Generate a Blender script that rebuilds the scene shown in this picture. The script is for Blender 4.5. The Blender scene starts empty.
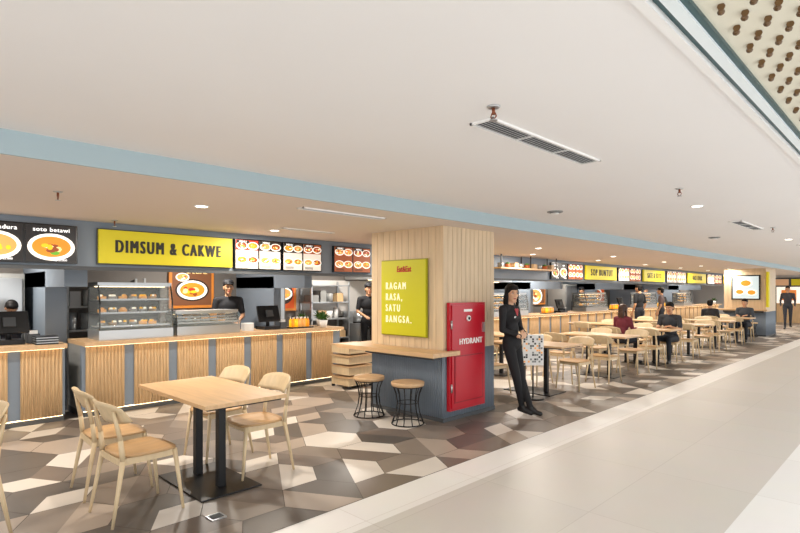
import bpy, bmesh, math, random
import numpy as np
from mathutils import Vector, Matrix, Euler
random.seed(7)
S = bpy.context.scene
COL = S.collection
try:
    S.view_settings.view_transform = 'Standard'
    S.view_settings.look = 'None'
except Exception: pass

# ------------------------------------------------------------------ materials
def lin(h):
    h = h.lstrip('#'); o = []
    for i in (0, 2, 4):
        c = int(h[i:i+2], 16)/255
        o.append(c/12.92 if c <= .04045 else ((c+.055)/1.055)**2.4)
    return (*o, 1)
MATS = {}
def mat(name, hexc, rough=.6, metal=0, emit=0, alpha=1, noise=0, nscale=8, spec=.5, bump=0, stretch=(1,1,1), hex2=None):
    if name in MATS: return MATS[name]
    m = bpy.data.materials.new(name); m.use_nodes = True
    nt = m.node_tree; b = nt.nodes['Principled BSDF']
    c = lin(hexc)
    b.inputs['Base Color'].default_value = c
    b.inputs['Roughness'].default_value = rough
    b.inputs['Metallic'].default_value = metal
    b.inputs['Specular IOR Level'].default_value = spec
    if emit:
        b.inputs['Emission Color'].default_value = c
        b.inputs['Emission Strength'].default_value = emit
    if alpha < 1: b.inputs['Alpha'].default_value = alpha
    if noise or hex2 or bump:
        tc = nt.nodes.new('ShaderNodeTexCoord'); mp = nt.nodes.new('ShaderNodeMapping')
        mp.inputs['Scale'].default_value = stretch
        n = nt.nodes.new('ShaderNodeTexNoise'); n.inputs['Scale'].default_value = nscale
        n.inputs['Detail'].default_value = 5
        nt.links.new(tc.outputs['Object'], mp.inputs[0]); nt.links.new(mp.outputs[0], n.inputs['Vector'])
        r = nt.nodes.new('ShaderNodeValToRGB')
        k = 1-noise
        c2 = lin(hex2) if hex2 else (c[0]*k, c[1]*k, c[2]*k, 1)
        r.color_ramp.elements[0].position = .32; r.color_ramp.elements[1].position = .68
        r.color_ramp.elements[0].color = c2; r.color_ramp.elements[1].color = c
        nt.links.new(n.outputs['Fac'], r.inputs[0]); nt.links.new(r.outputs[0], b.inputs['Base Color'])
        if bump:
            bp = nt.nodes.new('ShaderNodeBump'); bp.inputs['Strength'].default_value = bump
            bp.inputs['Distance'].default_value = .01
            nt.links.new(n.outputs['Fac'], bp.inputs['Height']); nt.links.new(bp.outputs[0], b.inputs['Normal'])
    MATS[name] = m
    return m
WOODV = mat('wood_vertical', '#CDAE84', .5, noise=.2, nscale=6, stretch=(6,6,.5))
WOODP = mat('wood_pillar', '#DEC5A2', .5, noise=.17, nscale=5, stretch=(5,5,.4))
WOODC = mat('wood_counter_slat', '#D2AF82', .5, noise=.22, nscale=6, stretch=(6,6,.6))
WOODT = mat('wood_table', '#D8B286', .42, noise=.18, nscale=5, stretch=(6,.6,3))
WOODL = mat('wood_chair_leg', '#DEC69F', .45, noise=.12, nscale=8, stretch=(3,3,.6))
WOODS = mat('wood_chair_seat', '#CDA474', .42, noise=.15, nscale=6, stretch=(1,5,1))
BLACK = mat('black_metal', '#1B1B1D', .4, metal=.3)
BLUEG = mat('blue_grey_paint', '#7F8A96', .55, noise=.05, nscale=3)
GREYD = mat('dark_grey', '#4A4D50', .6)
GREYM = mat('mid_grey_wall', '#8F8F8C', .6, noise=.06, nscale=2)
STEEL = mat('brushed_steel', '#BDBFC0', .3, metal=.75)
WHITE = mat('white_paint', '#F0EEEB', .5)
GLASS = mat('clear_glass', '#DDE8E8', .05, alpha=.14)
YEL = mat('sign_yellow', '#D6C710', .5, emit=.1)
YELG = mat('sign_lime', '#C6C21C', .5, emit=.05)
INK = mat('sign_ink', '#2C2A20', .6)
RED = mat('hydrant_red', '#B81226', .3)
REDD = mat('hydrant_red_dark', '#8E0F1D', .35)
SCRB = mat('screen_black', '#0B0A0A', .25)
TXTW = mat('text_white', '#FFFFFF', .5, emit=.7)
GREEN = mat('leaf_green', '#4B7A34', .5, noise=.3)
LED = mat('led_warm', '#FFE2B4', .5, emit=5)
LAMP = mat('lamp_white', '#FFF6E8', .5, emit=6)

# ------------------------------------------------------------------ builder
class B:
    def __init__(s): s.bm = bmesh.new(); s.m = []
    def mi(s, m):
        if m not in s.m: s.m.append(m)
        return s.m.index(m)
    def _fin(s, fs, m, smooth=False):
        i = s.mi(m)
        for f in fs: f.material_index = i; f.smooth = smooth
    def box(s, lo, hi, m, mtx=None):
        x0,y0,z0 = lo; x1,y1,z1 = hi
        v = [s.bm.verts.new(Vector(p) if mtx is None else mtx @ Vector(p)) for p in
             [(x0,y0,z0),(x1,y0,z0),(x1,y1,z0),(x0,y1,z0),(x0,y0,z1),(x1,y0,z1),(x1,y1,z1),(x0,y1,z1)]]
        fs = [s.bm.faces.new([v[i] for i in q]) for q in [(3,2,1,0),(4,5,6,7),(0,1,5,4),(1,2,6,5),(2,3,7,6),(3,0,4,7)]]
        s._fin(fs, m); return fs
    def cyl(s, p1, p2, r1, r2, m, n=12, cap=True):
        p1 = Vector(p1); p2 = Vector(p2); d = p2-p1
        q = d.to_track_quat('Z', 'Y')
        a = []; b = []
        for i in range(n):
            t = 2*math.pi*i/n; o = Vector((math.cos(t), math.sin(t), 0))
            a.append(s.bm.verts.new(p1+q@(o*r1))); b.append(s.bm.verts.new(p2+q@(o*r2)))
        fs = [s.bm.faces.new([a[i], a[(i+1)%n], b[(i+1)%n], b[i]]) for i in range(n)]
        s._fin(fs, m, True)
        if cap: s._fin([s.bm.faces.new(a[::-1]), s.bm.faces.new(b)], m)
    def tube(s, pts, r, m, n=8, radii=None, closed=False):
        k = len(pts)
        for i in range(k if closed else k-1):
            r1 = radii[i] if radii else r; r2 = radii[(i+1)%k] if radii else r
            s.cyl(pts[i], pts[(i+1)%k], r1, r2, m, n)
            if 0 < i or closed: s.ball(pts[i], (r1,)*3, m, 8, 6)
    def ball(s, c, r, m, u=14, v=10, mtx=None):
        M = Matrix.Translation(c) @ Matrix.Diagonal((r[0], r[1], r[2], 1)) if mtx is None else mtx
        res = bmesh.ops.create_uvsphere(s.bm, u_segments=u, v_segments=v, radius=1, matrix=M)
        fs = {f for vv in res['verts'] for f in vv.link_faces}
        s._fin(fs, m, True)
    def poly(s, pts, m):
        f = s.bm.faces.new([s.bm.verts.new(p) for p in pts]); s._fin([f], m)
    def disc(s, o, R, U, rx, ry, m, n=24):
        o = Vector(o); R = Vector(R); U = Vector(U)
        s.poly([o+R*rx*math.cos(2*math.pi*i/n)+U*ry*math.sin(2*math.pi*i/n) for i in range(n)], m)
    def sheet(s, fn, nu, nv, th, m):
        P = [[Vector(fn(i/nu, j/nv)) for j in range(nv+1)] for i in range(nu+1)]
        N = [[None]*(nv+1) for _ in range(nu+1)]
        for i in range(nu+1):
            for j in range(nv+1):
                du = P[min(i+1,nu)][j]-P[max(i-1,0)][j]; dv = P[i][min(j+1,nv)]-P[i][max(j-1,0)]
                N[i][j] = du.cross(dv).normalized()
        A = [[s.bm.verts.new(P[i][j]+N[i][j]*th/2) for j in range(nv+1)] for i in range(nu+1)]
        C = [[s.bm.verts.new(P[i][j]-N[i][j]*th/2) for j in range(nv+1)] for i in range(nu+1)]
        fs = []
        for i in range(nu):
            for j in range(nv):
                fs.append(s.bm.faces.new([A[i][j],A[i+1][j],A[i+1][j+1],A[i][j+1]]))
                fs.append(s.bm.faces.new([C[i][j],C[i][j+1],C[i+1][j+1],C[i+1][j]]))
        for i in range(nu):
            fs.append(s.bm.faces.new([A[i][0],C[i][0],C[i+1][0],A[i+1][0]]))
            fs.append(s.bm.faces.new([A[i][nv],A[i+1][nv],C[i+1][nv],C[i][nv]]))
        for j in range(nv):
            fs.append(s.bm.faces.new([A[0][j],A[0][j+1],C[0][j+1],C[0][j]]))
            fs.append(s.bm.faces.new([A[nu][j],C[nu][j],C[nu][j+1],A[nu][j+1]]))
        s._fin(fs, m, True)
    def text(s, body, size, o, R, U, m, align='CENTER', sx=1, bold=0, thick=.002, sp=1):
        cu = bpy.data.curves.new('t', 'FONT'); cu.body = body; cu.size = size
        cu.align_x = align; cu.align_y = 'CENTER'; cu.offset = bold; cu.extrude = thick; cu.resolution_u = 3
        cu.space_character = sp
        ob = bpy.data.objects.new('t', cu); COL.objects.link(ob)
        dg = bpy.context.evaluated_depsgraph_get()
        me = bpy.data.meshes.new_from_object(ob.evaluated_get(dg))
        R = Vector(R); U = Vector(U); N = R.cross(U)
        M = Matrix.Translation(o) @ Matrix((( R.x*sx,U.x,N.x,0),(R.y*sx,U.y,N.y,0),(R.z*sx,U.z,N.z,0),(0,0,0,1)))
        me.transform(M)
        n0 = len(s.bm.faces); s.bm.from_mesh(me); s.bm.faces.ensure_lookup_table()
        s._fin([s.bm.faces[i] for i in range(n0, len(s.bm.faces))], m)
        bpy.data.objects.remove(ob); bpy.data.curves.remove(cu); bpy.data.meshes.remove(me)
    def addmesh(s, me, mats):
        n0 = len(s.bm.faces); s.bm.from_mesh(me); s.bm.faces.ensure_lookup_table()
        for i in range(n0, len(s.bm.faces)):
            f = s.bm.faces[i]; f.material_index = s.mi(mats[min(f.material_index, len(mats)-1)]); f.smooth = True
    def done(s, name, loc=(0,0,0), rz=0, bevel=0, recalc=True):
        if recalc: bmesh.ops.recalc_face_normals(s.bm, faces=s.bm.faces)
        me = bpy.data.meshes.new(name); s.bm.to_mesh(me); s.bm.free()
        for m in s.m: me.materials.append(m)
        ob = bpy.data.objects.new(name, me); COL.objects.link(ob)
        ob.location = loc; ob.rotation_euler = (0,0,rz)
        if bevel:
            md = ob.modifiers.new('Bevel', 'BEVEL'); md.width = bevel; md.segments = 2; md.limit_method = 'ANGLE'
        return ob
def inst(ob, name, loc, rz=0):
    o = bpy.data.objects.new(name, ob.data); COL.objects.link(o)
    o.location = loc; o.rotation_euler = (0,0,rz)
    for md in ob.modifiers:
        n = o.modifiers.new(md.name, md.type); n.width = md.width; n.segments = md.segments; n.limit_method = md.limit_method
    return o

ZL, ZU = 2.32, 2.46      # lower / upper ceiling heights
YF = 3.71                # fascia
YB = 6.6                 # bulkhead with signs
YC = 7.3                 # counter front
XE = 32.0
# ------------------------------------------------------------------ floor
def tile_mat(name, hexc, rough, hex2, w=.6, h=.6, mortar=.003, spec=.45):
    m = bpy.data.materials.new(name); m.use_nodes = True; nt = m.node_tree; b = nt.nodes['Principled BSDF']
    tc = nt.nodes.new('ShaderNodeTexCoord')
    br = nt.nodes.new('ShaderNodeTexBrick'); br.offset = 0
    br.inputs['Scale'].default_value = 1; br.inputs['Brick Width'].default_value = w; br.inputs['Row Height'].default_value = h
    br.inputs['Mortar Size'].default_value = mortar; br.inputs['Mortar Smooth'].default_value = .1
    c = lin(hexc); c2 = lin(hex2)
    br.inputs['Color1'].default_value = c; br.inputs['Color2'].default_value = tuple(.7*a+.3*d for a,d in zip(c,c2))
    br.inputs['Mortar'].default_value = c2
    n = nt.nodes.new('ShaderNodeTexNoise'); n.inputs['Scale'].default_value = 2.5; n.inputs['Detail'].default_value = 6
    mx = nt.nodes.new('ShaderNodeMix'); mx.data_type = 'RGBA'; mx.blend_type = 'MULTIPLY'
    mx.inputs[0].default_value = .06
    nt.links.new(tc.outputs['Object'], br.inputs['Vector']); nt.links.new(tc.outputs['Object'], n.inputs['Vector'])
    nt.links.new(br.outputs['Color'], mx.inputs[6]); nt.links.new(n.outputs['Color'], mx.inputs[7])
    nt.links.new(mx.outputs[2], b.inputs['Base Color'])
    b.inputs['Roughness'].default_value = rough; b.inputs['Specular IOR Level'].default_value = spec
    return m
F_CREAM = tile_mat('floor_cream', '#F2F0EC', .4, '#DAD5CE', w=1.2, h=.9)
F_BEIGE = tile_mat('floor_beige', '#D2CDC6', .4, '#BFB9B1', w=1.2, h=.85)
F_WHITE = tile_mat('floor_white', '#F0EFED', .4, '#D2CFCB', w=1.2, h=.94)
b = B()
def strip(y0, y1, m): b.box((-4, y0, -.1), (XE+8, y1, 0), m)
strip(-4, .94, F_WHITE); strip(.94, 2.63, F_BEIGE); strip(2.63, 3.0, F_CREAM)
strip(3.0, 9.4, mat('grout', '#5C554F', .7))
b.done('floor')
# patterned tiles: hexagons split into trapezoid halves or rhombs
pal = [mat('tile_white', '#DDD5CB', .34, noise=.05, nscale=3), mat('tile_beige', '#AFA092', .34, noise=.07, nscale=3),
       mat('tile_brown', '#796D64', .36, noise=.1, nscale=3), mat('tile_dark', '#5F5954', .36, noise=.12, nscale=3),
       mat('tile_taupe', '#8C8075', .35, noise=.1, nscale=3)]
wts = [.22, .12, .25, .25, .16]
bm = bmesh.new(); s_ = .33; gw = .003
dx = 1.5*s_; dy = math.sqrt(3)*s_
for i in range(-8, int(33/dx)+1):
    for j in range(-1, int(4.6/dy)+2):
        cx = i*dx; cy = 3.0+j*dy+(dy/2 if i % 2 else 0)
        k = random.choice([0,1,2]); H = [(cx+(s_-gw)*math.cos(math.pi/3*(q+k)), cy+(s_-gw)*math.sin(math.pi/3*(q+k))) for q in range(6)]
        if random.random() < .5:
            quads = [[H[0],H[1],H[2],H[3]], [H[3],H[4],H[5],H[0]]]; cc = random.choices(range(5), wts, k=2)
        else:
            C0 = (cx, cy); quads = [[C0,H[0],H[1],H[2]], [C0,H[2],H[3],H[4]], [C0,H[4],H[5],H[0]]]
            a = random.choices(range(5), wts)[0]; cc = [a, a if random.random() < .6 else random.choices(range(5), wts)[0], random.choices(range(5), wts)[0]]
        for qd, c in zip(quads, cc):
            f = bm.faces.new([bm.verts.new((*q, .003)) for q in qd]); f.material_index = c
for co, no in (((0,3.0,0),(0,-1,0)), ((0,7.4,0),(0,1,0)), ((XE,0,0),(1,0,0))):
    bmesh.ops.bisect_plane(bm, geom=bm.verts[:]+bm.edges[:]+bm.faces[:], plane_co=co, plane_no=no, clear_outer=True)
bmesh.ops.recalc_face_normals(bm, faces=bm.faces)
for f in bm.faces:
    if f.normal.z < 0: f.normal_flip()
me = bpy.data.meshes.new('floor_patterned_tiles'); bm.to_mesh(me); bm.free()
for m in pal: me.materials.append(m)
COL.objects.link(bpy.data.objects.new('floor_patterned_tiles', me))

# ------------------------------------------------------------------ ceilings
CEIL = mat('ceiling_white', '#F0EDEB', .7, noise=.02, nscale=1)
CEILL = mat('ceiling_lower_white', '#E0D4CA', .7, noise=.02, nscale=1)
FASC = mat('fascia_blue', '#A9BBC1', .6)
b = B(); b.box((-4, .66, ZU), (XE, YF, ZU+.1), CEIL); b.done('ceiling_corridor')
b = B(); b.box((-4, YF, ZL), (XE, 9.4, ZL+.24), CEILL); b.done('ceiling')
b = B(); b.box((-4, YF-.02, ZL), (XE, YF, ZU), FASC); b.done('trim_fascia')
TEAL = mat('teal_edge', '#2E4F52', .4)
PERF = mat('perforated_beige', '#E4DFCC', .6); STUD = mat('brass_stud', '#6E5130', .4, metal=.3)
b = B()
b.box((-4, .625, ZU-.015), (XE, .66, ZU+.1), WHITE)
b.box((-4, .60, ZU+.01), (XE, .625, ZU+.1), TEAL)
b.box((-4, .56, ZU-.005), (XE, .60, ZU+.1), mat('trim_pale_blue', '#E8F0F2', .5))
b.box((-4, .54, ZU+.005), (XE, .56, ZU+.1), TEAL)
b.done('trim_edge')
b = B(); b.box((-4, -.45, ZU+.02), (XE, .54, ZU+.1), PERF); b.done('ceiling_atrium_panel')
b = B()
for i in range(58):
    for j in range(7):
        x = 1.0+i*.098; y = .485-j*.092-(.046 if i % 2 else 0)
        for sg in (-1, 1):
            b.cyl((x, y, ZU+.010), (x+sg*.019, y+sg*.005, ZU+.010), .004, .012, STUD, 8)
        b.cyl((x, y, ZU+.02), (x, y, ZU+.003), .006, .007, STUD, 8)
b.done('ceiling_brass_studs')

# ------------------------------------------------------------------ walls
b = B(); b.box((-4, 9.3, 0), (XE, 9.4, ZL), mat('wall_back_paint', '#7D7771', .6, noise=.06, nscale=2)); b.done('wall_back')
b = B(); b.box((-4, 6.8, 0), (-3.9, 9.3, ZL), GREYM); b.done('wall_left')
b = B(); b.box((XE, 2.4, 0), (XE+.1, 9.4, ZU), mat('wall_end_paint', '#DAD6D2', .6)); b.done('wall_end')
# shopfront at far end
b = B()
b.box((XE-.06, 3.2, .95), (XE-.02, 6.6, 1.75), mat('shop_glow', '#FBEFE2', .5, emit=.75))
b.box((XE-.08, 3.2, 0), (XE-.02, 6.6, .95), WOODC); b.box((XE-.1, 3.2, 1.75), (XE-.02, 6.6, 2.2), GREYD)
for i, y in enumerate((3.3, 4.1, 4.9, 5.7)):
    b.box((XE-.12, y, 1.82), (XE-.1, y+.7, 2.13), YEL if i % 2 else mat('far_menu', '#B98F6C', .5, emit=.5))
for y in (3.2, 4.3, 5.4, 6.55): b.box((XE-.1, y, 0), (XE-.02, y+.06, 2.2), GREYD)
b.box((XE-.09, 3.4, 1.1), (XE-.062, 4.1, 1.55), mat('shop_orange', '#D9813A', .5, emit=.4))
b.box((XE-.09, 4.6, 1.1), (XE-.062, 5.2, 1.6), MATS['shop_orange'])
b.done('window_1')
# bulkhead
b = B()
b.box((-4, YB, 1.80), (XE, YB+.5, ZL), BLUEG)
b.box((-4, YB-.015, 1.78), (XE, YB+.0, 1.82), GREYD)
b.done('wall_bulkhead')
for n, (x0, x1) in enumerate(((1.66,1.9), (5.0,5.14), (9.0,9.2), (13.3,13.45), (17.4,17.55), (21.6,21.75), (25.8,25.95))):
    b = B(); b.box((x0, 8.0, 0), (x1, 9.3, 1.80), BLUEG); b.box((x0, 7.1, 1.6), (x1, 9.3, ZL), BLUEG)
    b.done('wall_partition_%d' % (n+1))

# ------------------------------------------------------------------ counters
def counter(x0, x1, nm='service_counter'):
    b = B(); zt = .93
    b.box((x0, YC+.03, .08), (x1, YC+.10, zt-.05), BLUEG)
    b.box((x0, YC+.06, 0), (x1, YC+.62, .08), GREYD)
    b.box((x0, YC+.10, .08), (x1, YC+.62, zt-.05), GREYM)
    b.box((x0, YC-.09, zt-.05), (x1, YC+.68, zt), WOODT)
    b.box((x0+.02, YC-.035, zt-.058), (x1-.02, YC-.025, zt-.0505), LED)
    b.box((x0+.02, YC+.035, .068), (x1-.02, YC+.05, .0795), LED)
    x = x0+.04
    while x < x1-.2:
        e = min(x+.44, x1-.03)
        b.box((x, YC+.01, .08), (e, YC+.03, zt-.06), WOODC)
        n = int((e-x)/.037)
        for i in range(n):
            xx = x+.004+i*(e-x)/n
            b.cyl((xx+.014, YC+.01, .08), (xx+.014, YC+.01, zt-.064), .0135, .0135, WOODC, 6)
        x += .56
    return b.done(nm)
counter(-3.8, 1.72); counter(1.9, 5.9); counter(7.6, 29.6)

# ------------------------------------------------------------------ signs and menus on bulkhead
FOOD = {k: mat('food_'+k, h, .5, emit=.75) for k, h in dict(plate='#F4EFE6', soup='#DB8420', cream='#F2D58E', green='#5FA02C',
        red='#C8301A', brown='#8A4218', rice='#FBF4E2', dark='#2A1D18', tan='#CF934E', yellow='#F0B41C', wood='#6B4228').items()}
SCRG = mat('screen_panel_white', '#DAD2C8', .5, emit=.5); SCRK = mat('screen_panel_dark', '#1C1716', .4, emit=.15)
def dish(b, x, z, r, y, rnd, flat=.62):
    R = (1,0,0); U = (0,0,1)
    b.disc((x,y,z), R, U, r, r*flat, FOOD['plate']); b.disc((x,y-.001,z+.003), R, U, r*.82, r*.76*flat, FOOD[rnd.choice(['soup','tan','brown','tan'])])
    for _ in range(11):
        a = rnd.uniform(0,6.28); q = rnd.uniform(0,.58)*r
        b.disc((x+q*math.cos(a), y-.002-rnd.random()*.001, z+q*flat*.9*math.sin(a)), R, U, r*rnd.uniform(.1,.24), r*rnd.uniform(.08,.14),
               FOOD[rnd.choice(['green','red','cream','yellow','brown','rice'])], 8)
def menu(x0, x1, kind, seed, y=YB-.001, z0=1.84, z1=2.25, caps=('soto madura','soto betawi')):
    rnd = random.Random(seed); b = B()
    b.box((x0, y-.05, z0), (x1, y, z1), SCRB)
    yf = y-.052; w = (x1-x0)/2
    for k in range(2):
        a = x0+k*w+.012; e = a+w-.024
        if kind == 'dark':
            b.box((a, yf, z0+.015), (e, yf+.004, z1-.015), SCRK)
            for q in (-1, 1): b.text(caps[k], .062, ((a+e)/2+q*.0015, yf-.003-.0004*q, z1-.06), (1,0,0), (0,0,1), TXTW, sp=1.12)
            dish(b, (a+e)/2, z0+.17, w*.45, yf-.002, rnd, .66)
            b.text('Rp 25.000', .03, ((a+e)/2+.08, yf-.003, z0+.035), (1,0,0), (0,0,1), TXTW)
        else:
            b.box((a, yf, z0+.015), (e, yf+.004, z1-.015), SCRG if kind == 'light' else FOOD['brown'] if kind == 'warm' else SCRK)
            if kind == 'light':
                b.box((a, yf-.001, z1-.15), (e, yf, z1-.015), FOOD[rnd.choice(['red','dark','wood','brown'])])
            for r in range(2):
                for c in range(2):
                    dish(b, a+w*(.25+.46*c), z0+.13+.19*r, w*.24, yf-.003, rnd)
            b.box((a+.01, yf-.006, z1-.055), (a+w*.55, yf-.005, z1-.02), INK)
            b.text('MENU', .04, (a+w*.28, yf-.008, z1-.038), (1,0,0), (0,0,1), TXTW)
            for r in range(3): b.box((a+.03, yf-.001, z0+.03+r*.012), (a+w*.5, yf, z0+.036+r*.012), INK)
    return b.done('menu_screen')
def sign(x0, x1, txt, size=.205, y=YB-.016, z0=1.86, z1=2.235, sx=.56):
    b = B(); b.box((x0, y-.06, z0), (x1, y, z1), YEL); b.box((x0-.01, y-.02, z0-.015), (x1+.01, y, z1+.015), GREYD)
    for k in (-2, -1, 0, 1, 2):
        b.text(txt, size, ((x0+x1)/2+k*.0045, y-.063-.0005*(k+2), (z0+z1)/2), (1,0,0), (0,0,1), INK, sx=sx, sp=1.38)
    return b.done('stall_sign')
menu(.70, 1.655, 'dark', 1)
sign(1.86, 3.45, 'DIMSUM & CAKWE')
menu(3.50, 4.21, 'light', 2); menu(4.24, 4.92, 'light', 3); menu(5.16, 5.92, 'warm', 4)
sign(7.7, 9.1, 'BAKSO')
menu(11.85, 12.65, 'dark', 5, caps=('bakso','mie')); menu(12.7, 13.5, 'warm', 6)
sign(13.65, 15.6, 'SOP BUNTUT', .25, sx=.72)
menu(15.8, 16.6, 'light', 7); menu(16.65, 17.5, 'warm', 8)
sign(17.7, 19.6, 'SATE & SOTO', .24, sx=.66)
menu(19.9, 20.9, 'light', 9); menu(20.95, 21.9, 'light', 10)
sign(22.1, 24.4, 'NASI UDUK', .24, sx=.75)
menu(24.7, 25.7, 'light', 11); menu(25.8, 26.8, 'warm', 12); sign(27.1, 29.3, 'AYAM BAKAR', .24, sx=.75)

# hanging shelf with pots right of pillar
b = B()
b.box((9.3, YB-.32, 2.02), (11.7, YB-.02, 2.05), WOODT)
for x in (9.35, 10.5, 11.65):
    b.box((x-.01, YB-.30, 2.05), (x+.01, YB-.28, ZL), BLACK); b.box((x-.01, YB-.06, 2.05), (x+.01, YB-.04, ZL), BLACK)
for i in range(9):
    x = 9.5+i*.26
    if i % 3 == 0: b.cyl((x, YB-.17, 2.05), (x, YB-.17, 2.15), .05, .07, STEEL, 12)
    elif i % 3 == 1: b.cyl((x, YB-.17, 2.05), (x, YB-.17, 2.13), .06, .06, FOOD['brown'], 12); b.ball((x, YB-.17, 2.14), (.05,.05,.03), GREEN, 10, 6)
    else: b.box((x-.07, YB-.24, 2.05), (x+.07, YB-.1, 2.16), WOODC)
b.done('hanging_shelf')

# posters with warm frames on back wall
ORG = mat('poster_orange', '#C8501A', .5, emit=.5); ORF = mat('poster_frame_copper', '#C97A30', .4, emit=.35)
def poster(x0, x1, z0, z1, y=9.28, seed=0):
    rnd = random.Random(seed); b = B()
    b.box((x0, y-.04, z0), (x1, y, z1), ORF); b.box((x0+.05, y-.045, z0+.05), (x1-.05, y-.04, z1-.05), ORG if seed % 2 else FOOD['wood'])
    w = x1-x0; h = z1-z0
    b.disc(((x0+x1)/2, y-.047, z0+h*.42), (1,0,0), (0,0,1), w*.38, h*.26, FOOD['dark'])
    dish(b, (x0+x1)/2, z0+h*.42, w*.34, y-.049, rnd)
    dish(b, x0+w*.28, z0+h*.72, w*.15, y-.049, rnd)
    b.text('SPECIAL', w*.13, ((x0+x1)/2+w*.1, y-.05, z1-h*.15), (1,0,0), (0,0,1), FOOD['cream'], bold=.001)
    b.done('food_poster')
poster(3.72, 4.52, 1.25, 2.0, y=9.27, seed=2); poster(5.68, 6.3, 1.15, 1.97, seed=1)
for k, x in enumerate((11.3, 15.0, 19.6, 24.2, 27.6)): poster(x, x+1.3, 1.1, 1.78, seed=k+3)

# ------------------------------------------------------------------ display cases and counter stuff
def display_case(x0, x1, y0, y1, z0, z1, nm='glass_display_case'):
    b = B()
    b.box((x0, y0, z0), (x1, y1, z0+.12), STEEL); b.box((x0, y0+.06, z1-.05), (x1, y1, z1), STEEL)
    for x in (x0, x1-.02):
        b.box((x, y1-.02, z0+.12), (x+.02, y1, z1-.05), BLACK)
        b.tube([(x+.01, y0+.01, z0+.12), (x+.01, y0+.01, z1-.25), (x+.01, y0+.07, z1-.03)], .01, BLACK, 6)
    def front(u, v):
        t = v; y = y0 if t < .6 else y0+(t-.6)/.4*.07
        return (x0+u*(x1-x0), y, z0+.12+t*(z1-z0-.15))
    b.sheet(front, 2, 6, .004, GLASS)
    b.box((x0+.002, y0+.02, z0+.12), (x0+.006, y1-.02, z1-.06), GLASS); b.box((x1-.006, y0+.02, z0+.12), (x1-.002, y1-.02, z1-.06), GLASS)
    b.box((x0+.02, y1-.015, z0+.12), (x1-.02, y1-.01, z1-.06), GREYD)
    rnd = random.Random(int(x0*10))
    for k in range(3):
        z = z0+.16+k*(z1-z0-.22)/3
        b.box((x0+.02, y0+.05+.02*k, z), (x1-.02, y1-.03, z+.008), STEEL)
        b.box((x0+.02, y0+.045+.02*k, z-.004), (x1-.02, y0+.05+.02*k, z+.02), STEEL)
        n = max(3, int((x1-x0)/.14))
        for i in range(n):
            cx = x0+.1+i*(x1-x0-.16)/n
            b.cyl((cx, (y0+y1)/2, z+.01), (cx, (y0+y1)/2, z+.05), .05, .055, rnd.choice([STEEL, WOODC, FOOD['tan']]), 10)
            for q in range(4): b.ball((cx+rnd.uniform(-.03,.03), (y0+y1)/2+rnd.uniform(-.03,.03), z+.06), (.022,.022,.016), rnd.choice([FOOD['rice'],FOOD['tan'],FOOD['yellow']]), 8, 5)
    b.box((x0+.02, (y0+y1)/2, z1-.058), (x1-.02, (y0+y1)/2+.02, z1-.05), LED)
    return b.done(nm)
display_case(2.1, 3.02, 7.36, 7.84, .93, 1.66)
display_case(3.1, 4.05, 7.42, 7.84, .93, 1.27)
display_case(10.6, 12.2, 7.4, 7.85, .93, 1.5); display_case(15.5, 17.0, 7.4, 7.85, .93, 1.5); display_case(20.0, 21.4, 7.4, 7.85, .93, 1.5)
display_case(24.5, 25.6, 7.4, 7.85, .93, 1.5)
def pos(x, y, rz=0):
    b = B()
    b.box((-.14, -.12, 0), (.14, .16, .05), BLACK); b.cyl((0,.02,.05), (0,.02,.16), .03, .025, BLACK)
    M = Matrix.Translation((0,0,.25)) @ Euler((math.radians(-18),0,0)).to_matrix().to_4x4()
    b.box((-.19,-.02,-.13), (.19,.02,.13), BLACK, M); b.box((-.175,.02,-.115), (.175,.024,.115), mat('pos_screen','#4A5E70',.2,emit=.3), M)
    b.box((-.06,-.05,-.06),(.06,-.02,.05), GREYD, M)
    b.box((.17,-.1,0),(.29,.08,.11), GREYD); b.box((.19,-.08,.11),(.27,-.03,.15), WHITE)
    b.done('pos_terminal', (x, y, .932), rz)
pos(1.22, 7.62); pos(.78, 7.66); pos(4.66, 7.62); pos(8.6, 7.65); pos(14.3, 7.65); pos(18.6, 7.65); pos(23, 7.65)
def bottles(x, y, n=6, seed=0):
    rnd = random.Random(seed); b = B()
    b.box((x-.05, y-.06, .93), (x+n*.075, y+.12, .95), BLACK)
    for i in range(n):
        for j in range(2):
            c = rnd.choice([FOOD['yellow'], FOOD['soup'], FOOD['yellow'], FOOD['tan']])
            p = Vector((x+i*.075, y+j*.07, .95))
            b.cyl(p, p+Vector((0,0,.11)), .024, .024, c, 10); b.cyl(p+Vector((0,0,.11)), p+Vector((0,0,.14)), .022, .010, c, 10)
            b.cyl(p+Vector((0,0,.14)), p+Vector((0,0,.165)), .012, .010, WHITE, 8)
    b.done('sauce_bottles')
bottles(5.05, 7.5, 5, 1); bottles(9.6, 7.5, 8, 2); bottles(13.2, 7.5, 7, 3); bottles(17.6, 7.5, 7, 4); bottles(22, 7.5, 8, 5)
def plant(x, y, z, s=1, seed=0):
    rnd = random.Random(seed); b = B()
    b.cyl((0,0,0), (0,0,.1), .045, .06, WHITE, 14); b.cyl((0,0,.095), (0,0,.101), .055, .055, FOOD['dark'], 14)
    for i in range(46):
        a = rnd.uniform(0,6.28); l = rnd.uniform(.07,.16); e = rnd.uniform(.3,1.3)
        d = Vector((math.cos(a)*math.cos(e), math.sin(a)*math.cos(e), math.sin(e))); sd = Vector((-math.sin(a), math.cos(a), 0))*.012
        p = Vector((0,0,.1)); m1 = p+d*l*.6; t = p+d*l+Vector((0,0,-.02))
        b.poly([p, m1-sd, t, m1+sd], GREEN)
    o = b.done('potted_plant', (x,y,z), recalc=False); o.scale = (s,s,s)
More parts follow.
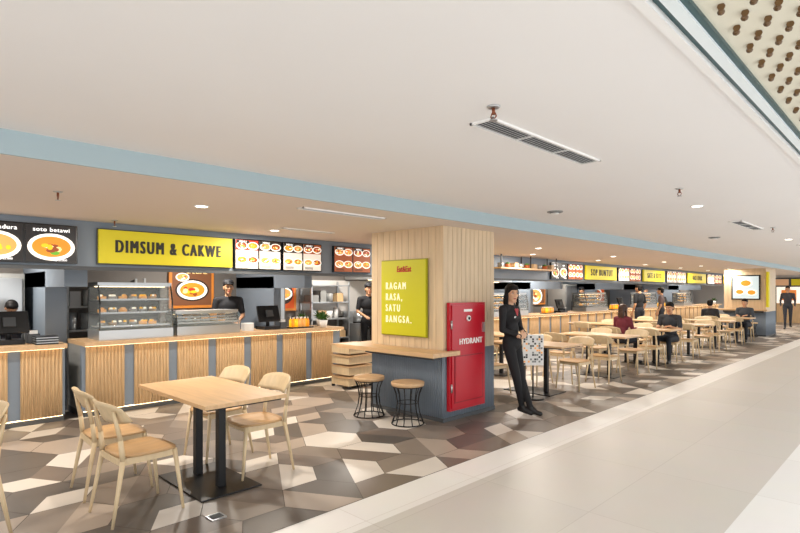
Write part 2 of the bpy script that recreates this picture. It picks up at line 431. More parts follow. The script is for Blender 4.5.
plant(5.62, 7.42, .932, 1.2, 1); plant(5.8, 7.75, .932, 1.3, 2); plant(5.45, 7.82, .932, 1.1, 5); plant(7.8, 7.45, .932, 1.4, 3); plant(29.2, 7.45, .932, 1.4, 4)
b = B()
for i in range(7): b.box((1.42, 7.25+.002*i, .932+i*.014), (1.64, 7.45, .942+i*.014), STEEL if i % 2 else BLACK)
b.done('tray_stack')
b = B()
for i in range(10): b.cyl((4.25, 7.55, .932+i*.012), (4.25, 7.55, .943+i*.012), .09, .1, WHITE, 18)
b.done('plate_stack')

# ------------------------------------------------------------------ kitchen equipment
def hood(x0, x1):
    b = B(); y0, y1 = 8.35, 9.26
    b.box((x0, y0, 1.80), (x1, y1, 1.9), STEEL)
    v = [(x0,y0,1.9),(x1,y0,1.9),(x1,y1,1.9),(x0,y1,1.9),(x0+.25,y0+.4,2.2),(x1-.25,y0+.4,2.2),(x1-.25,y1,2.2),(x0+.25,y1,2.2)]
    for q in [(0,1,5,4),(1,2,6,5),(2,3,7,6),(3,0,4,7),(4,5,6,7),(3,2,1,0)]: b.poly([v[i] for i in q], STEEL)
    b.box((x0+.2, y0+.3, 1.785), (x1-.2, y0+.36, 1.80), LED)
    b.done('exhaust_hood')
def rack(x0, x1, seed):
    rnd = random.Random(seed); b = B(); y0, y1 = 8.85, 9.26
    for x in (x0, x1-.03):
        for y in (y0, y1-.03): b.box((x,y,0),(x+.03,y+.03,1.75), STEEL)
    for z in (.15, .55, .95, 1.3, 1.65):
        b.box((x0,y0,z),(x1,y1,z+.025), STEEL)
        x = x0+.05
        while x < x1-.18 and z < 1.6:
            w = rnd.uniform(.1,.22); h = rnd.uniform(.1,.26)
            if rnd.random() < .5: b.box((x, y0+.04, z+.025), (x+w*.9, y1-.08, z+.025+h), rnd.choice([WHITE, STEEL, WOODC, GREYM]))
            else: b.cyl((x+w/2, y0+.15, z+.025), (x+w/2, y0+.15, z+.025+h), w*.4, w*.45, rnd.choice([STEEL, WHITE, GREYM]), 12)
            x += w+.03
    b.done('kitchen_rack')
def stove(x0, x1):
    b = B(); b.box((x0, 8.62, 0), (x1, 9.22, .85), STEEL); b.box((x0, 9.18, .85), (x1, 9.22, 1.1), STEEL)
    n = int((x1-x0)/.4)
    for i in range(n):
        x = x0+.2+i*.4; b.cyl((x, 8.9, .85), (x, 8.9, .88), .13, .13, BLACK, 14); b.cyl((x, 8.9, .88), (x, 8.9, 1.08), .12, .13, STEEL, 16)
        b.cyl((x,8.62,.75),(x,8.59,.75),.025,.025,BLACK,10)
    b.done('kitchen_range')
def fridge(x0, x1):
    b = B(); b.box((x0, 8.6, .05), (x1, 9.26, 1.78), GREYM); b.box((x0+.03, 8.585, .1), ((x0+x1)/2-.01, 8.6, 1.72), STEEL); b.box(((x0+x1)/2+.01, 8.585, .1), (x1-.03, 8.6, 1.72), STEEL)
    b.box((x0+.03, 8.62, 0), (x1-.03, 9.24, .05), BLACK)
    b.cyl(((x0+x1)/2-.05, 8.56, .7), ((x0+x1)/2-.05, 8.56, 1.2), .012, .012, BLACK, 8); b.cyl(((x0+x1)/2+.05, 8.56, .7), ((x0+x1)/2+.05, 8.56, 1.2), .012, .012, BLACK, 8)
    b.done('kitchen_fridge')
rack(2.1, 3.2, 1); fridge(.75, 1.55); stove(3.4, 4.9)
fridge(5.16, 5.62); rack(6.4, 7.4, 2); stove(7.5, 8.7); hood(7.6, 8.9)
rack(9.4, 10.6, 3); hood(10.9, 12.9); stove(10.9, 12.9); rack(13.6, 14.8, 4); fridge(16.5, 17.3); stove(18, 19.4); rack(22.2, 24.0, 5); rack(26.2, 27.4, 6); fridge(29, 30)
b = B(); b.box((6.32, 9.27, 1.0), (11.2, 9.3, 1.78), mat('white_tile', '#E0DCD6', .25)); b.box((12.7, 9.27, 1.0), (14.9, 9.3, 1.78), MATS['white_tile']); b.done('trim_backsplash')

# ------------------------------------------------------------------ pillar
def pillar(x0, x1, y0, y1, zt=ZL, nm='pillar'):
    b = B(); zb = .84
    b.box((x0+.015, y0+.015, 0), (x1-.015, y1-.015, zt), WOODV)
    b.box((x0+.005, y0+.005, 0), (x1-.005, y1-.005, zb), BLUEG)
    def planks(a0, a1, fn, pw=.11):
        n = round((a1-a0)/pw); w = (a1-a0)/n
        for i in range(n): fn(a0+i*w+.003, a0+(i+1)*w-.003)
    planks(y0, y1, lambda a, e: b.box((x0, a, zb), (x0+.015, e, zt), WOODP))
    planks(y0, y1, lambda a, e: b.box((x1-.015, a, zb), (x1, e, zt), WOODP))
    planks(x0, x1, lambda a, e: b.box((a, y0, zb), (e, y0+.015, zt), WOODP), .085)
    planks(x0, x1, lambda a, e: b.box((a, y1-.015, zb), (e, y1, zt), WOODP))
    def ribs(a0, a1, fn):
        n = round((a1-a0)/.033)
        for i in range(n): fn(a0+(i+.5)*(a1-a0)/n)
    ribs(y0, y1, lambda a: b.cyl((x0+.006, a, .05), (x0+.006, a, zb), .0125, .0125, BLUEG, 6))
    ribs(x0, x1, lambda a: b.cyl((a, y0+.006, .05), (a, y0+.006, zb), .0125, .0125, BLUEG, 6))
    ribs(y0, y1, lambda a: b.cyl((x1-.006, a, .05), (x1-.006, a, zb), .0125, .0125, BLUEG, 6))
    b.box((x0-.008, y0-.008, .0), (x1+.008, y1+.008, .05), GREYD)
    return b.done(nm)
PX0, PX1, PY0, PY1 = 4.82, 5.85, 4.06, 5.31
pillar(PX0, PX1, PY0, PY1)
# ledge
b = B(); z0, z1 = .80, .85
b.box((4.47, 3.91, z0), (4.805, 5.62, z1), WOODT)
b.box((4.805, 3.91, z0), (4.95, 3.978, z1), WOODT); b.box((4.805, 5.325, z0), (5.3, 5.62, z1), WOODT)
b.box((4.70, 4.1, .74), (4.805, 5.3, .80), GREYD)
b.done('bar_ledge')
# lime sign
b = B(); R = (0,-1,0); U = (0,0,1); xs = 4.805
b.box((xs-.03, 4.30, 1.0), (xs, 5.07, 1.93), YELG); b.box((xs-.012, 4.285, .985), (xs, 5.085, 1.945), mat('sign_edge', '#9E9A1A', .5))
for i, t in enumerate(('RAGAM', 'RASA,', 'SATU', 'BANGSA.')):
    for q in (-1, 0, 1): b.text(t, .128, (xs-.033-.0004*q, 4.985+q*.003, 1.61-i*.14), R, U, mat('sign_cream','#F7F2CE',.5,emit=.3), align='LEFT', sx=.62, sp=1.55)
b.text('Eat&Eat', .1, (xs-.033, 4.66, 1.82), R, U, RED, sx=.8, bold=.002)
b.done('slogan_sign')
# hydrant cabinet
b = B(); y = 4.055
b.box((4.87, 4.005, .13), (5.57, y-.008, 1.41), RED); b.box((4.90, 3.99, .16), (5.54, 4.005, 1.38), RED)
b.box((4.94, 3.985, .22), (5.50, 3.99, .78), REDD); b.box((4.955, 3.982, .235), (5.485, 3.986, .765), RED)
for k in (-1, 0, 1): b.text('HYDRANT', .10, (5.26+k*.003, 3.987-.0005*k, .94), (1,0,0), (0,0,1), WHITE, sx=.92, sp=1.08)
b.cyl((5.2, 3.99, 1.22), (5.2, 3.97, 1.22), .035, .035, WHITE, 14); b.cyl((5.2, 3.975, 1.22), (5.2, 3.965, 1.22), .02, .02, BLACK, 12)
b.box((5.12, 3.985, 1.30), (5.28, 3.99, 1.33), WHITE)
b.box((5.49, 3.965, 1.04), (5.515, 3.99, 1.16), STEEL)
for z in (.4, 1.15): b.cyl((4.895, 3.995, z-.05), (4.895, 3.995, z+.05), .012, .012, STEEL, 8)
b.done('fire_hydrant_cabinet')
# far pillar
QX0, QX1, QY0, QY1 = 21.6, 23.2, 3.95, 5.2
pillar(QX0, QX1, QY0, QY1)
b = B(); b.box((21.52, 4.1, 1.25), (21.59, 4.95, 2.1), BLACK); b.box((21.515, 4.14, 1.29), (21.52, 4.91, 2.06), mat('tv_glow','#BFD0D6',.4,emit=.5))
for dy_, dz_, r_ in ((4.35,1.5,.16),(4.7,1.52,.15),(4.52,1.82,.2)):
    b.disc((21.512, dy_, dz_), (0,-1,0), (0,0,1), r_, r_*.7, FOOD['plate']); b.disc((21.510, dy_, dz_), (0,-1,0), (0,0,1), r_*.75, r_*.5, FOOD['soup'])
b.done('wall_screen')
b = B(); b.box((21.25, 3.85, .88), (21.58, 5.4, .93), WOODT); b.box((21.45, 4.0, .80), (21.58, 5.2, .88), GREYD); b.done('bar_ledge')
b = B(); b.box((21.52, 3.86, 1.0), (21.72, 3.93, 2.2), YEL); b.done('column_sign')

# ------------------------------------------------------------------ wooden crate stand beyond ledge
b = B()
for k in range(4):
    z = .04+k*.17
    for yy in (0, .42): b.box((0, yy, z), (.5, yy+.02, z+.12), WOODL)
    for xx in (0, .48): b.box((xx, .02, z), (xx+.02, .42, z+.12), WOODL)
    b.box((.02, .02, z), (.48, .42, z+.015), WOODL)
    b.box((-.03+.02*(k % 2), -.03, z+.12), (.53, .45, z+.14), WOODT)
for xx in (0, .46):
    for yy in (0, .40): b.box((xx, yy, 0), (xx+.04, yy+.04, .04), BLACK)
b.done('wooden_crate_stack', (5.42, 6.5, .003))

# ------------------------------------------------------------------ furniture
def make_chair(name, loc, rz):
    b = B()
    n = 28; out = []
    for i in range(n):
        t = 2*math.pi*i/n; c, s = math.cos(t), math.sin(t); p = .6
        out.append((.205*math.copysign(abs(c)**p, c), .215*math.copysign(abs(s)**p, s)*(1+.05*c)))
    rings = []
    for k, (f, z) in enumerate(((.0,.436),(.45,.435),(.8,.441),(1,.450))):
        if f == 0: rings.append([b.bm.verts.new((0,0,z))]); continue
        rings.append([b.bm.verts.new((x*f, y*f, z-(.012 if x*f > .17 else 0))) for x, y in out])
    low = [b.bm.verts.new((x*.97, y*.97, .434-(.012 if x > .17 else 0))) for x, y in out]; cb = b.bm.verts.new((0,0,.422))
    fs = []
    for i in range(n):
        j = (i+1) % n
        fs.append(b.bm.faces.new([rings[0][0], rings[1][i], rings[1][j]]))
        for k in (1,2): fs.append(b.bm.faces.new([rings[k][i], rings[k+1][i], rings[k+1][j], rings[k][j]]))
        fs.append(b.bm.faces.new([rings[3][i], low[i], low[j], rings[3][j]])); fs.append(b.bm.faces.new([cb, low[j], low[i]]))
    b._fin(fs, WOODS, True)
    for sg in (-1, 1):
        b.tube([(.215, sg*.205, 0), (.165, sg*.175, .43)], 0, WOODL, 10, [.010, .017])
        b.tube([(-.26, sg*.205, 0), (-.185, sg*.18, .42), (-.20, sg*.178, .56), (-.24, sg*.168, .755)], 0, WOODL, 10, [.010, .018, .016, .011])
        b.box((-.19, sg*.165-.01, .385), (.17, sg*.165+.01, .43), WOODL)
    b.box((-.20, -.165, .385), (-.18, .165, .43), WOODL); b.box((.15, -.165, .385), (.17, .165, .43), WOODL)
    def back(u, v):
        a = (u-.5)*2; y = a*.225
        hh = .072*(1-.38*abs(a)**4)
        z = .725+(v-.5)*2*hh+.012*(1-a*a)
        x = -.265+.075*a*a-.035*(v-.5)*2
        return (x+.012, y, z)
    b.sheet(back, 16, 5, .013, WOODL)
    return b.done(name, loc, rz)
CH = None
def chair(x, y, rz):
    global CH
    if CH is None: CH = make_chair('dining_chair', (x, y, .004), rz); return CH
    return inst(CH, 'dining_chair', (x, y, .004), rz)
PI = math.pi
chair(1.40, 3.98, .05); chair(1.42, 4.58, -.04)
chair(2.40, 4.14, PI-.05); chair(2.38, 4.80, PI+.05)
chair(.40, 4.35, PI+.1)
TB = None
def table(x, y, rz=0):
    global TB
    if TB is None:
        b = B(); w, l = .33, .63
        b.box((-w,-l,.72), (w,l,.75), WOODT); b.box((-w+.03,-l+.03,.705), (w-.03,l-.03,.72), BLACK)
        b.box((-.25,-.40,0), (.25,.40,.012), BLACK)
        for s in (-.2, .2):
            b.box((-.03,s-.03,.012), (.03,s+.03,.70), BLACK); b.box((-.2,s-.03,.69), (.2,s+.03,.706), BLACK)
        TB = b.done('dining_table', (x,y,.004), rz, bevel=.004); return TB
    return inst(TB, 'dining_table', (x,y,.004), rz)
table(2.0, 4.17)
for i, X in enumerate((7.35, 9.6, 11.85, 14.1, 16.35, 18.6)):
    table(X, 4.35)
    for sg in (-1, 1):
        for yy in (4.02, 4.70):
            if i == 0 and sg < 0 and yy < 4.5: continue
            j = random.uniform(-.05,.05)
            chair(X+sg*(.58+random.uniform(0,.1)), yy+j, (0 if sg < 0 else PI)+random.uniform(-.12,.12))
for X in (8.4, 12.9, 15.2):
    table(X+.05, 5.9)
    for sg in (-1, 1): chair(X+.05+sg*.6, 5.9, (0 if sg < 0 else PI)+random.uniform(-.15,.15))
ST = None
def stool(x, y, rz=0):
    global ST
    if ST is None:
        b = B()
        b.cyl((0,0,.445), (0,0,.485), .19, .195, WOODT, 32); b.cyl((0,0,.485), (0,0,.49), .195, .188, WOODT, 32)
        def ring(r, z, t=.007):
            b.tube([(r*math.cos(2*PI*i/24), r*math.sin(2*PI*i/24), z) for i in range(24)], t, BLACK, 6, closed=True)
        ring(.175, .438); ring(.125, .25, .005); ring(.19, .008)
        for i in range(12):
            a = 2*PI*i/12; c, s = math.cos(a), math.sin(a)
            b.tube([(.175*c,.175*s,.438), (.14*c,.14*s,.35), (.125*c,.125*s,.25), (.14*c,.14*s,.14), (.19*c,.19*s,.008)], .006, BLACK, 6)
        ST = b.done('bar_stool', (x,y,.004), rz); return ST
    return inst(ST, 'bar_stool', (x,y,.004), rz)
stool(4.50, 4.33); stool(4.46, 4.96)
stool(21.2, 4.3); stool(21.2, 4.9)
# menu stand
b = B()
b.cyl((0,0,0),(0,0,.02),.16,.15,BLACK,20); b.cyl((0,0,.02),(0,0,.5),.012,.012,BLACK,8)
b.box((-.15,-.015,.48),(.15,.015,.92),WHITE)
rnd = random.Random(3)
for i in range(9):
    for j in range(13):
        if rnd.random() < .4: b.box((-.14+i*.031,-.02,.49+j*.032),(-.115+i*.031,-.015,.515+j*.032), rnd.choice([INK, GREYD, GREYM, FOOD['tan']]))
b.done('menu_stand', (6.80, 4.05, .004), -.75)
b = B(); b.box((1.66,3.42,.003),(1.77,3.52,.010),STEEL); b.box((1.675,3.435,.010),(1.755,3.505,.013),GREYD); b.done('floor_socket')

# ------------------------------------------------------------------ ceiling fittings
def vent(x0, x1, y, z, w=.075, nm='ceiling_vent'):
    b = B()
    b.box((x0, y-w, z-.012), (x1, y-w+.014, z), WHITE); b.box((x0, y+w-.014, z-.012), (x1, y+w, z), WHITE)
    b.box((x0, y-w, z-.012), (x0+.014, y+w, z), WHITE); b.box((x1-.014, y-w, z-.012), (x1, y+w, z), WHITE)
    b.box((x0+.01, y-w+.01, z-.003), (x1-.01, y+w-.01, z-.001), GREYD)
    for k in range(5):
        yy = y-w+.02+k*(2*w-.04)/5
        M = Matrix.Translation((0, yy+.008, z-.009)) @ Euler((.4,0,0)).to_matrix().to_4x4()
        b.box((x0+.014, -.006, -.001), (x1-.014, .006, .001), mat('vent_slat', '#B9B9B7', .5), M)
    n = max(1, int((x1-x0)/.42))
    for i in range(1, n): b.box((x0+i*(x1-x0)/n-.004, y-w+.01, z-.012), (x0+i*(x1-x0)/n+.004, y+w-.01, z-.002), WHITE)
    b.done(nm)
vent(2.33, 3.62, 1.70, ZU); vent(8.0, 9.3, 1.8, ZU); vent(2.85, 3.9, 4.12, ZL, .05); vent(3.6, 4.4, 5.6, ZL, .04); vent(13, 14.2, 1.8, ZU)
def sprinkler(x, y, z):
    b = B()
    b.cyl((0,0,0),(0,0,-.008),.035,.028,STEEL,18); b.cyl((0,0,-.008),(0,0,-.04),.009,.008,mat('sprinkler_brass','#8A5138',.35,metal=.5),10)
    for s in (-1,1): b.tube([(0,s*.008,-.03),(0,s*.017,-.05),(0,0,-.066)], .003, MATS['sprinkler_brass'], 6)
    b.cyl((0,0,-.066),(0,0,-.070),.02,.02,STEEL,14)
    b.done('ceiling_sprinkler', (x,y,z))
for x, y, z in ((2.2,1.53,ZU),(5.12,1.58,ZU),(9.2,1.6,ZU),(1.08,4.8,ZL),(1.95,6.3,ZL),(6.2,5.5,ZL),(13,1.6,ZU)): sprinkler(x,y,z)
def detector(x, y, z):
    b = B(); b.cyl((0,0,0),(0,0,-.012),.09,.085,GREYM,28); b.cyl((0,0,-.012),(0,0,-.02),.06,.055,GREYD,24); b.cyl((0,0,-.02),(0,0,-.035),.05,.03,WHITE,24)
    b.done('smoke_detector', (x,y,z))
detector(5.6, 3.05, ZU); detector(10.2, 2.6, ZU)
def downlight(x, y, z, power, col=(1,.86,.68), r=.05, lamp=True):
    b = B(); n = 20
    b.cyl((0,0,0),(0,0,-.006),r+.018,r+.014,WHITE,n); b.cyl((0,0,-.006),(0,0,-.0075),r,r,LAMP,n)
    b.done('ceiling_downlight', (x,y,z))
    if lamp:
        L = bpy.data.lights.new('downlight_lamp','AREA'); L.shape = 'DISK'; L.size = .2; L.energy = power; L.color = col
        o = bpy.data.objects.new('downlight_lamp', L); COL.objects.link(o); o.location = (x,y,z-.02)
WARM = (1,.91,.79)
for i in range(10): downlight(.6+i*3.1 if i else .3, 5.9, ZL, 38, WARM)
for i in range(9): downlight(2.18+i*3.2, 4.69 if i == 0 else 5.0, ZL, 28, WARM, lamp=(i != 1))
for i in range(9): downlight(1.2+i*2.55, 7.45, ZL, 1, WARM, lamp=False)
for i in range(10): downlight(.9+i*3.0, 8.2, ZL, 42, (1,.94,.86))
for x in (6.3, 11.5, 17, 23): downlight(x, 1.77, ZU, 1, (1,.97,.92), lamp=False)

# ------------------------------------------------------------------ people
def blob(parts, voxel, smooth=4, fac=.5):
    b = B(); d = WHITE
    for p in parts:
        if p[0] == 'c':
            b.ball(p[1], (p[3],)*3, d, 14, 10); b.ball(p[2], (p[4],)*3, d, 14, 10)
            if (Vector(p[1])-Vector(p[2])).length > 1e-4: b.cyl(p[1], p[2], p[3], p[4], d, 14)
        else:
            M = Matrix.Translation(p[1]) @ p[3].to_4x4() @ Matrix.Diagonal((*p[2], 1))
            b.ball(None, None, d, 20, 14, mtx=M)
    ob = b.done('tmp')
    r = ob.modifiers.new('r', 'REMESH'); r.mode = 'VOXEL'; r.voxel_size = voxel; r.adaptivity = 0
    sm = ob.modifiers.new('s', 'SMOOTH'); sm.factor = fac; sm.iterations = smooth
    me = bpy.data.meshes.new_from_object(ob.evaluated_get(bpy.context.evaluated_depsgraph_get()))
    tm = ob.data; bpy.data.objects.remove(ob); bpy.data.meshes.remove(tm)
    n = len(me.polygons); C = np.zeros(n*3); me.polygons.foreach_get('center', C); C = C.reshape(-1,3)
    best = np.full(n, 1e9); lab = np.zeros(n, int)
    for p in parts:
        if p[0] == 'c':
            a = np.array(p[1]); e = np.array(p[2]); v = e-a; L = max(v@v, 1e-9)
            t = np.clip((C-a)@v/L, 0, 1); dd = np.linalg.norm(C-(a+t[:,None]*v), axis=1)-(p[3]+(p[4]-p[3])*t); lb = p[5]
        else:
            Rm = np.array(p[3]); q = (C-np.array(p[1]))@Rm; rr = np.array(p[2])
            dd = (np.linalg.norm(q/rr, axis=1)-1)*rr.min(); lb = p[4]
        k = dd < best; best[k] = dd[k]; lab[k] = lb
    me.materials.clear()
    for _ in range(6): me.materials.append(None)
    me.polygons.foreach_set('material_index', lab)
    return me
I3 = Matrix.Identity(3)
SKIN = mat('skin', '#BE8E6B', .5); SKIN2 = mat('skin_light', '#D3A685', .5); HAIR = mat('hair_black', '#120E0C', .6, spec=.2); HAIRB = mat('hair_brown', '#3C2318', .45)
EYEW = mat('eye_white', '#D8D0C8', .3); LIP = mat('lips', '#A8433F', .45)
def hand(w, d, nrm, side, curl, s):
    d = Vector(d).normalized(); nrm = Vector(nrm); nrm = (nrm-d*nrm.dot(d)).normalized()
    lat = d.cross(nrm)*side
    w = Vector(w); P = []
    kn = [(.030, .082, .070), (.010, .086, .078), (-.010, .082, .072), (-.028, .074, .056)]
    for o, l, fl in kn:
        k = w+lat*o*s+d*l*s
        P.append(('c', w+lat*o*.6*s, k, .015*s, .0115*s, 0))
        p = k; a = curl*.6
        for seg, r in ((.45,.0092),(.31,.0083),(.24,.007)):
            q = p+(d*math.cos(a)+nrm*math.sin(a))*fl*seg*s
            P.append(('c', p, q, r*s, r*.92*s, 0)); p = q; a += curl
    t0 = w+lat*.022*s+d*.025*s; t1 = t0+(lat*.75+d*.55+nrm*.25).normalized()*.042*s
    t2 = t1+(lat*.35+d*.85+nrm*.3).normalized()*.032*s; t3 = t2+(d+nrm*.4).normalized()*.024*s
    P += [('c', t0, t1, .014*s, .0115*s, 0), ('c', t1, t2, .0105*s, .0095*s, 0), ('c', t2, t3, .0095*s, .0075*s, 0)]
    return P
def person(name, loc, rz, H=1.68, top='#222222', legs='#1B1B1F', pose='stand', shoes='#111111', hair='short', skin=None,
           headyaw=0, headpitch=0, over=None, female=False, sleeve='long', apron=None, cap=False, haircol=None, voxel=.014, seat=.452, shirtV=None):
    skin = skin or SKIN; haircol = haircol or HAIR
    MT = [skin, mat('cloth_'+top, top, .8, noise=.15, nscale=30), mat('cloth_'+legs, legs, .8, noise=.15, nscale=30), mat('shoe_'+shoes, shoes, .4)]
    V = Vector; sw = .165 if female else .185
    J = dict(pel=V((0,0,.95)), chest=V((0,.0,1.27)), neck=V((0,-.01,1.42)), head=V((0,.015,1.575)))
    for n, sg in (('R',1),('L',-1)):
        J['sh'+n] = V((sg*sw,0,1.385)); J['el'+n] = V((sg*(sw+.05),-.03,1.11)); J['wr'+n] = V((sg*(sw+.04),.07,.88))
        J['hip'+n] = V((sg*.088,0,.91)); J['kn'+n] = V((sg*.095,.02,.50)); J['an'+n] = V((sg*.10,-.02,.09))
        J['hd'+n] = V((0,.25,-1)); J['pn'+n] = V((-sg,0,0))
    if pose == 'sit':
        dz = (seat+.095)/(H/1.70)-.95
        for k in ('pel','chest','neck','head','shR','shL','elR','elL','wrR','wrL','hipR','hipL'): J[k] = J[k]+V((0,0,dz))
        for n, sg in (('R',1),('L',-1)):
            J['kn'+n] = V((sg*.12,.42,.53)); J['an'+n] = V((sg*.12,.40,.09)); J['el'+n] = J['sh'+n]+V((sg*.05,.10,-.27)); J['wr'+n] = V((sg*.12,.38,.80)); J['hd'+n] = V((-sg*.4,1,0)); J['pn'+n] = V((0,0,-1))
        for k in ('chest','neck','head','shR','shL'): J[k] = J[k]+V((0,.05,0))
    if pose == 'work':
        for n, sg in (('R',1),('L',-1)):
            J['el'+n] = V((sg*(sw+.05),.02,1.12)); J['wr'+n] = V((sg*.13,.26,1.04)); J['hd'+n] = V((-sg*.3,1,-.2)); J['pn'+n] = V((0,0,-1))
    if over:
        for k, v in over.items(): J[k] = V(v)
    P = []
    P.append(('c', J['shL']*.85+J['shR']*.15, J['shR']*.85+J['shL']*.15, .062, .062, 1))
    P.append(('e', J['chest'], (.150 if female else .165, .105, .16), I3, 1))
    P.append(('c', J['neck']+V((0,0,-.04)), (J['head']+J['neck'])/2+V((0,0,.02)), .054, .047, 0))
    P.append(('c', J['neck']+V((0,0,-.03)), J['chest'], .075, .09, 1))
    mid = (J['pel']+J['chest'])/2
    P.append(('e', mid, (.118 if female else .138, .095, .15), I3, 1))
    P.append(('e', J['pel'], (.158, .115, .13), I3, 1 if shirtV else 2))
    if female: P.append(('c', J['chest']+V((-.065,.065,-.0)), J['chest']+V((.065,.065,0)), .058, .058, 1))
    for n, sg in (('R',1),('L',-1)):
        if sleeve == 'long':
            P.append(('c', J['sh'+n], J['el'+n], .052, .040, 1)); P.append(('c', J['el'+n], J['wr'+n], .040, .029, 1))
        else:
            cf = J['sh'+n].lerp(J['el'+n], .72)
            P.append(('c', J['sh'+n], cf, .056, .052, 1)); P.append(('c', cf, J['el'+n], .040, .036, 0)); P.append(('c', J['el'+n], J['wr'+n], .036, .025, 0))
        P.append(('c', J['hip'+n], J['kn'+n], .085, .058, 2)); P.append(('c', J['kn'+n], J['an'+n], .056, .040, 2))
        a = J['an'+n]; f = V((sg*.03,.15,-.05)) if not (over and 'ft'+n in over) else V(over['ft'+n])
        P.append(('c', a+V((0,-.03,-.05)), a+f, .036, .032, 3)); P.append(('c', a+V((0,0,-.01)), a+f*.4+V((0,0,-.02)), .038, .036, 3))
    s = H/1.70
    b = B(); me = blob(P, voxel, 5); b.addmesh(me, MT); bpy.data.meshes.remove(me)
    for n, sg in (('R',1),('L',-1)):
        d = J['hd'+n].normalized()
        me = blob([('c', J['wr'+n]-d*.03, J['wr'+n]+d*.01, .025, .024, 0)]+hand(J['wr'+n], d, J['pn'+n], sg, .35, 1.0), .0045, 2)
        b.addmesh(me, [skin]); bpy.data.meshes.remove(me)
    HR = Euler((headpitch, 0, headyaw)).to_matrix(); hc = J['head']+V((0,.012,.01))
    T = lambda x,y,z: hc+HR@V((x,y,z))
    hp = [('e', T(0,-.008,.028), (.074,.092,.088), HR, 0), ('e', T(0,.018,-.03), (.060,.072,.082), HR, 0), ('c', T(-.012,.060,-.093), T(.012,.060,-.093), .024, .024, 0),
          ('c', T(0,.084,.018), T(0,.104,-.022), .007, .0125, 0), ('c', T(-.035,.066,-.018), T(.035,.066,-.018), .022, .022, 0),
          ('e', T(.075,-.006,-.004), (.010,.019,.03), HR, 0), ('e', T(-.075,-.006,-.004), (.010,.019,.03), HR, 0),
          ('c', T(0,-.02,-.05), J['neck']+V((0,0,.03)), .05, .05, 0), ('c', T(-.03,.078,.035), T(.03,.078,.035), .012, .012, 0)]
    me = blob(hp, .006, 3); b.addmesh(me, [skin]); bpy.data.meshes.remove(me)
    E = HR.to_4x4()
    for sg in (-1,1):
        b.ball(None,None,EYEW,10,8,mtx=Matrix.Translation(T(sg*.031,.080,.010))@E@Matrix.Diagonal((.012,.009,.0055,1)))
        b.ball(None,None,HAIR,10,8,mtx=Matrix.Translation(T(sg*.031,.0850,.010))@E@Matrix.Diagonal((.0055,.005,.0055,1)))
        b.cyl(T(sg*.018,.087,.0165), T(sg*.044,.079,.0155), .0018, .0014, haircol, 6)
        b.cyl(T(sg*.018,.091,.031), T(sg*.045,.082,.032), .003, .002, haircol, 6)
    b.ball(None,None,LIP,12,8,mtx=Matrix.Translation(T(0,.088,-.058))@E@Matrix.Diagonal((.021,.009,.007,1)))
    hh = [('e', T(0,-.022,.05), (.084,.098,.085), HR, 0), ('e', T(0,-.05,.0), (.080,.066,.08), HR, 0), ('e', T(0,.02,.075), (.074,.068,.045), HR, 0)]
    if hair == 'long':
        hh += [('c', T(.074,-.0,.04), T(.080,.01,-.14), .024, .022, 0), ('c', T(-.074,-.0,.04), T(-.080,.01,-.14), .024, .022, 0), ('e', T(0,-.065,-.09), (.090,.045,.15), HR, 0),
               ('c', T(.015,.060,.094), T(.072,.035,.03), .018, .014, 0), ('c', T(.015,.060,.094), T(-.072,.035,.03), .018, .014, 0)]
    me = blob(hh, .007, 2); b.addmesh(me, [haircol]); bpy.data.meshes.remove(me)
    if cap:
        CM = mat('cap_black', '#15151A', .7)
        me = blob([('e', T(0,-.018,.082), (.09,.105,.07), HR, 0), ('e', T(0,.085,.066), (.062,.05,.008), HR, 0)], .006, 1); b.addmesh(me, [CM]); bpy.data.meshes.remove(me)
    if shirtV:
        c = J['chest']+V((0,.112,.02)); SM = mat('shirt_'+shirtV, shirtV, .7)
        me = blob([('c', c+V((-.025,-.015,.09)), c+V((0,.0,-.0)), .014, .006, 0), ('c', c+V((.025,-.015,.09)), c+V((0,.0,-.0)), .014, .006, 0)], .005, 1); b.addmesh(me, [SM]); bpy.data.meshes.remove(me)
        b.box(tuple(c+V((.045,.0,-.02))), tuple(c+V((.085,.008,.0))), WHITE)
    if apron:
        AM = mat('apron_'+apron, apron, .8)
        def ap(u, v): x = (u-.5)*.26; return (x, .125-abs(x)**2*2.2, .62+v*.62)
        b.sheet(ap, 8, 6, .006, AM)
    bmesh.ops.scale(b.bm, vec=(s,s,s), verts=b.bm.verts)
    o = b.done(name, loc, rz, recalc=False)
    return o
def hd(deg): return math.radians(deg-90)
person('woman_in_black_suit', (5.78, 3.72, .004), hd(-88), 1.62, top='#17171A', legs='#131316', hair='long', skin=SKIN2, headyaw=math.radians(-30), headpitch=-.06, female=True,
       shirtV='#B7474B', voxel=.009,
       over=dict(pel=(0,-.02,.95), hipR=(.085,-.02,.91), hipL=(-.085,-.02,.91), knR=(.03,.06,.50), knL=(-.07,.07,.50), anR=(-.06,.09,.12), anL=(-.08,.20,.12), ftR=(-.01,.13,-.085), ftL=(-.03,.13,-.085),
                 chest=(0,-.05,1.27), neck=(0,-.06,1.42), head=(0,-.035,1.575), shR=(.165,-.06,1.385), shL=(-.165,-.06,1.385),
                 elR=(.225,-.03,1.12), elL=(-.225,-.03,1.12), wrR=(.075,.14,1.04), wrL=(-.085,.13,1.05), hdR=(-1,.25,.05), hdL=(1,.3,-.12), pnR=(0,-1,0), pnL=(0,-1,-.1)))
person('cashier', (1.36, 8.35, 0), hd(-85), 1.42, top='#2C2C33', pose='work', skin=SKIN, headpitch=-.7, cap=False)
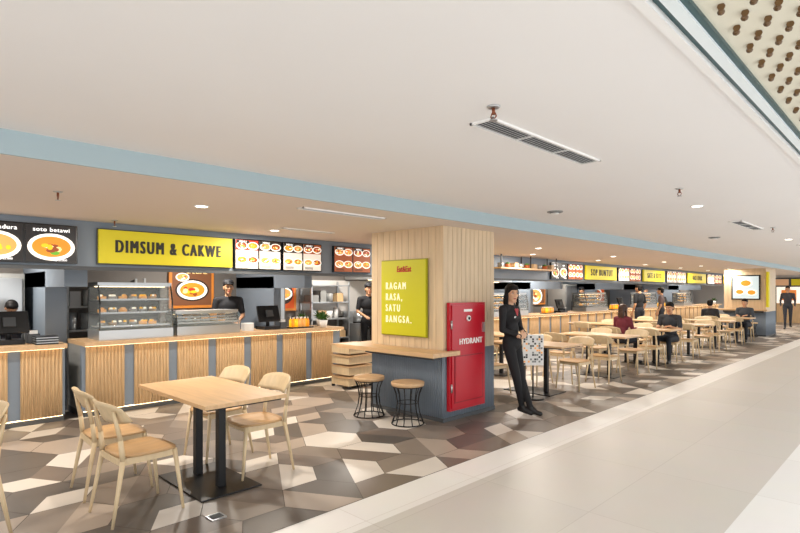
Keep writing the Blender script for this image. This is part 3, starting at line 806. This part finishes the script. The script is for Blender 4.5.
person('stall_cook', (4.34, 8.35, 0), hd(-110), 1.72, top='#1C1D22', pose='work', skin=SKIN, sleeve='short', cap=True, apron='#2B2B30')
person('stall_cook', (7.45, 8.3, 0), hd(-120), 1.7, top='#16161A', pose='work', sleeve='short', cap=True)
person('seated_woman', (11.30, 4.62, 0), hd(-8), 1.62, top='#6E2433', legs='#20222C', pose='sit', hair='long', haircol=HAIRB, skin=SKIN2, female=True, headyaw=-.3)
person('seated_man', (12.47, 4.02, 0), hd(176), 1.7, top='#30343B', legs='#1D2029', pose='sit', sleeve='short', headpitch=-.15)
person('standing_man', (16.6, 6.25, 0), hd(75), 1.74, top='#15161A', legs='#23252D', sleeve='short')
person('standing_customer', (18.6, 6.3, 0), hd(100), 1.66, top='#5C4A48', legs='#23252D', sleeve='short')
person('seated_diner', (19.22, 4.05, 0), hd(178), 1.72, top='#3A3F46', legs='#1D2029', pose='sit', headpitch=-.1)
person('seated_diner', (17.95, 4.70, 0), hd(2), 1.66, top='#26262C', legs='#1D2029', pose='sit', headpitch=-.1)
person('stall_worker', (17.0, 8.3, 0), hd(-110), 1.66, top='#1A1A1F', pose='work', cap=True)
person('stall_worker', (22.6, 8.3, 0), hd(-120), 1.66, top='#1A1A1F', pose='work', cap=True)
person('walking_man', (26.6, 4.12, 0), hd(190), 1.74, top='#3E3A40', legs='#33353D',
       over=dict(knR=(.09,.14,.52), anR=(.09,.16,.09), knL=(-.09,-.02,.50), anL=(-.09,-.22,.14)))

# ------------------------------------------------------------------ world + camera
w = bpy.data.worlds.new('World'); S.world = w; w.use_nodes = True
bg = w.node_tree.nodes['Background']; bg.inputs[0].default_value = (.97,.985,1,1); bg.inputs[1].default_value = 2.05
cam = bpy.data.cameras.new('Camera'); cam.sensor_width = 36; cam.lens = 24.08; cam.shift_y = .0306; cam.clip_start = .05
co = bpy.data.objects.new('Camera', cam); COL.objects.link(co)
co.location = (0,0,1.55); co.rotation_euler = (math.radians(90), 0, math.radians(44.73-90))
S.camera = co
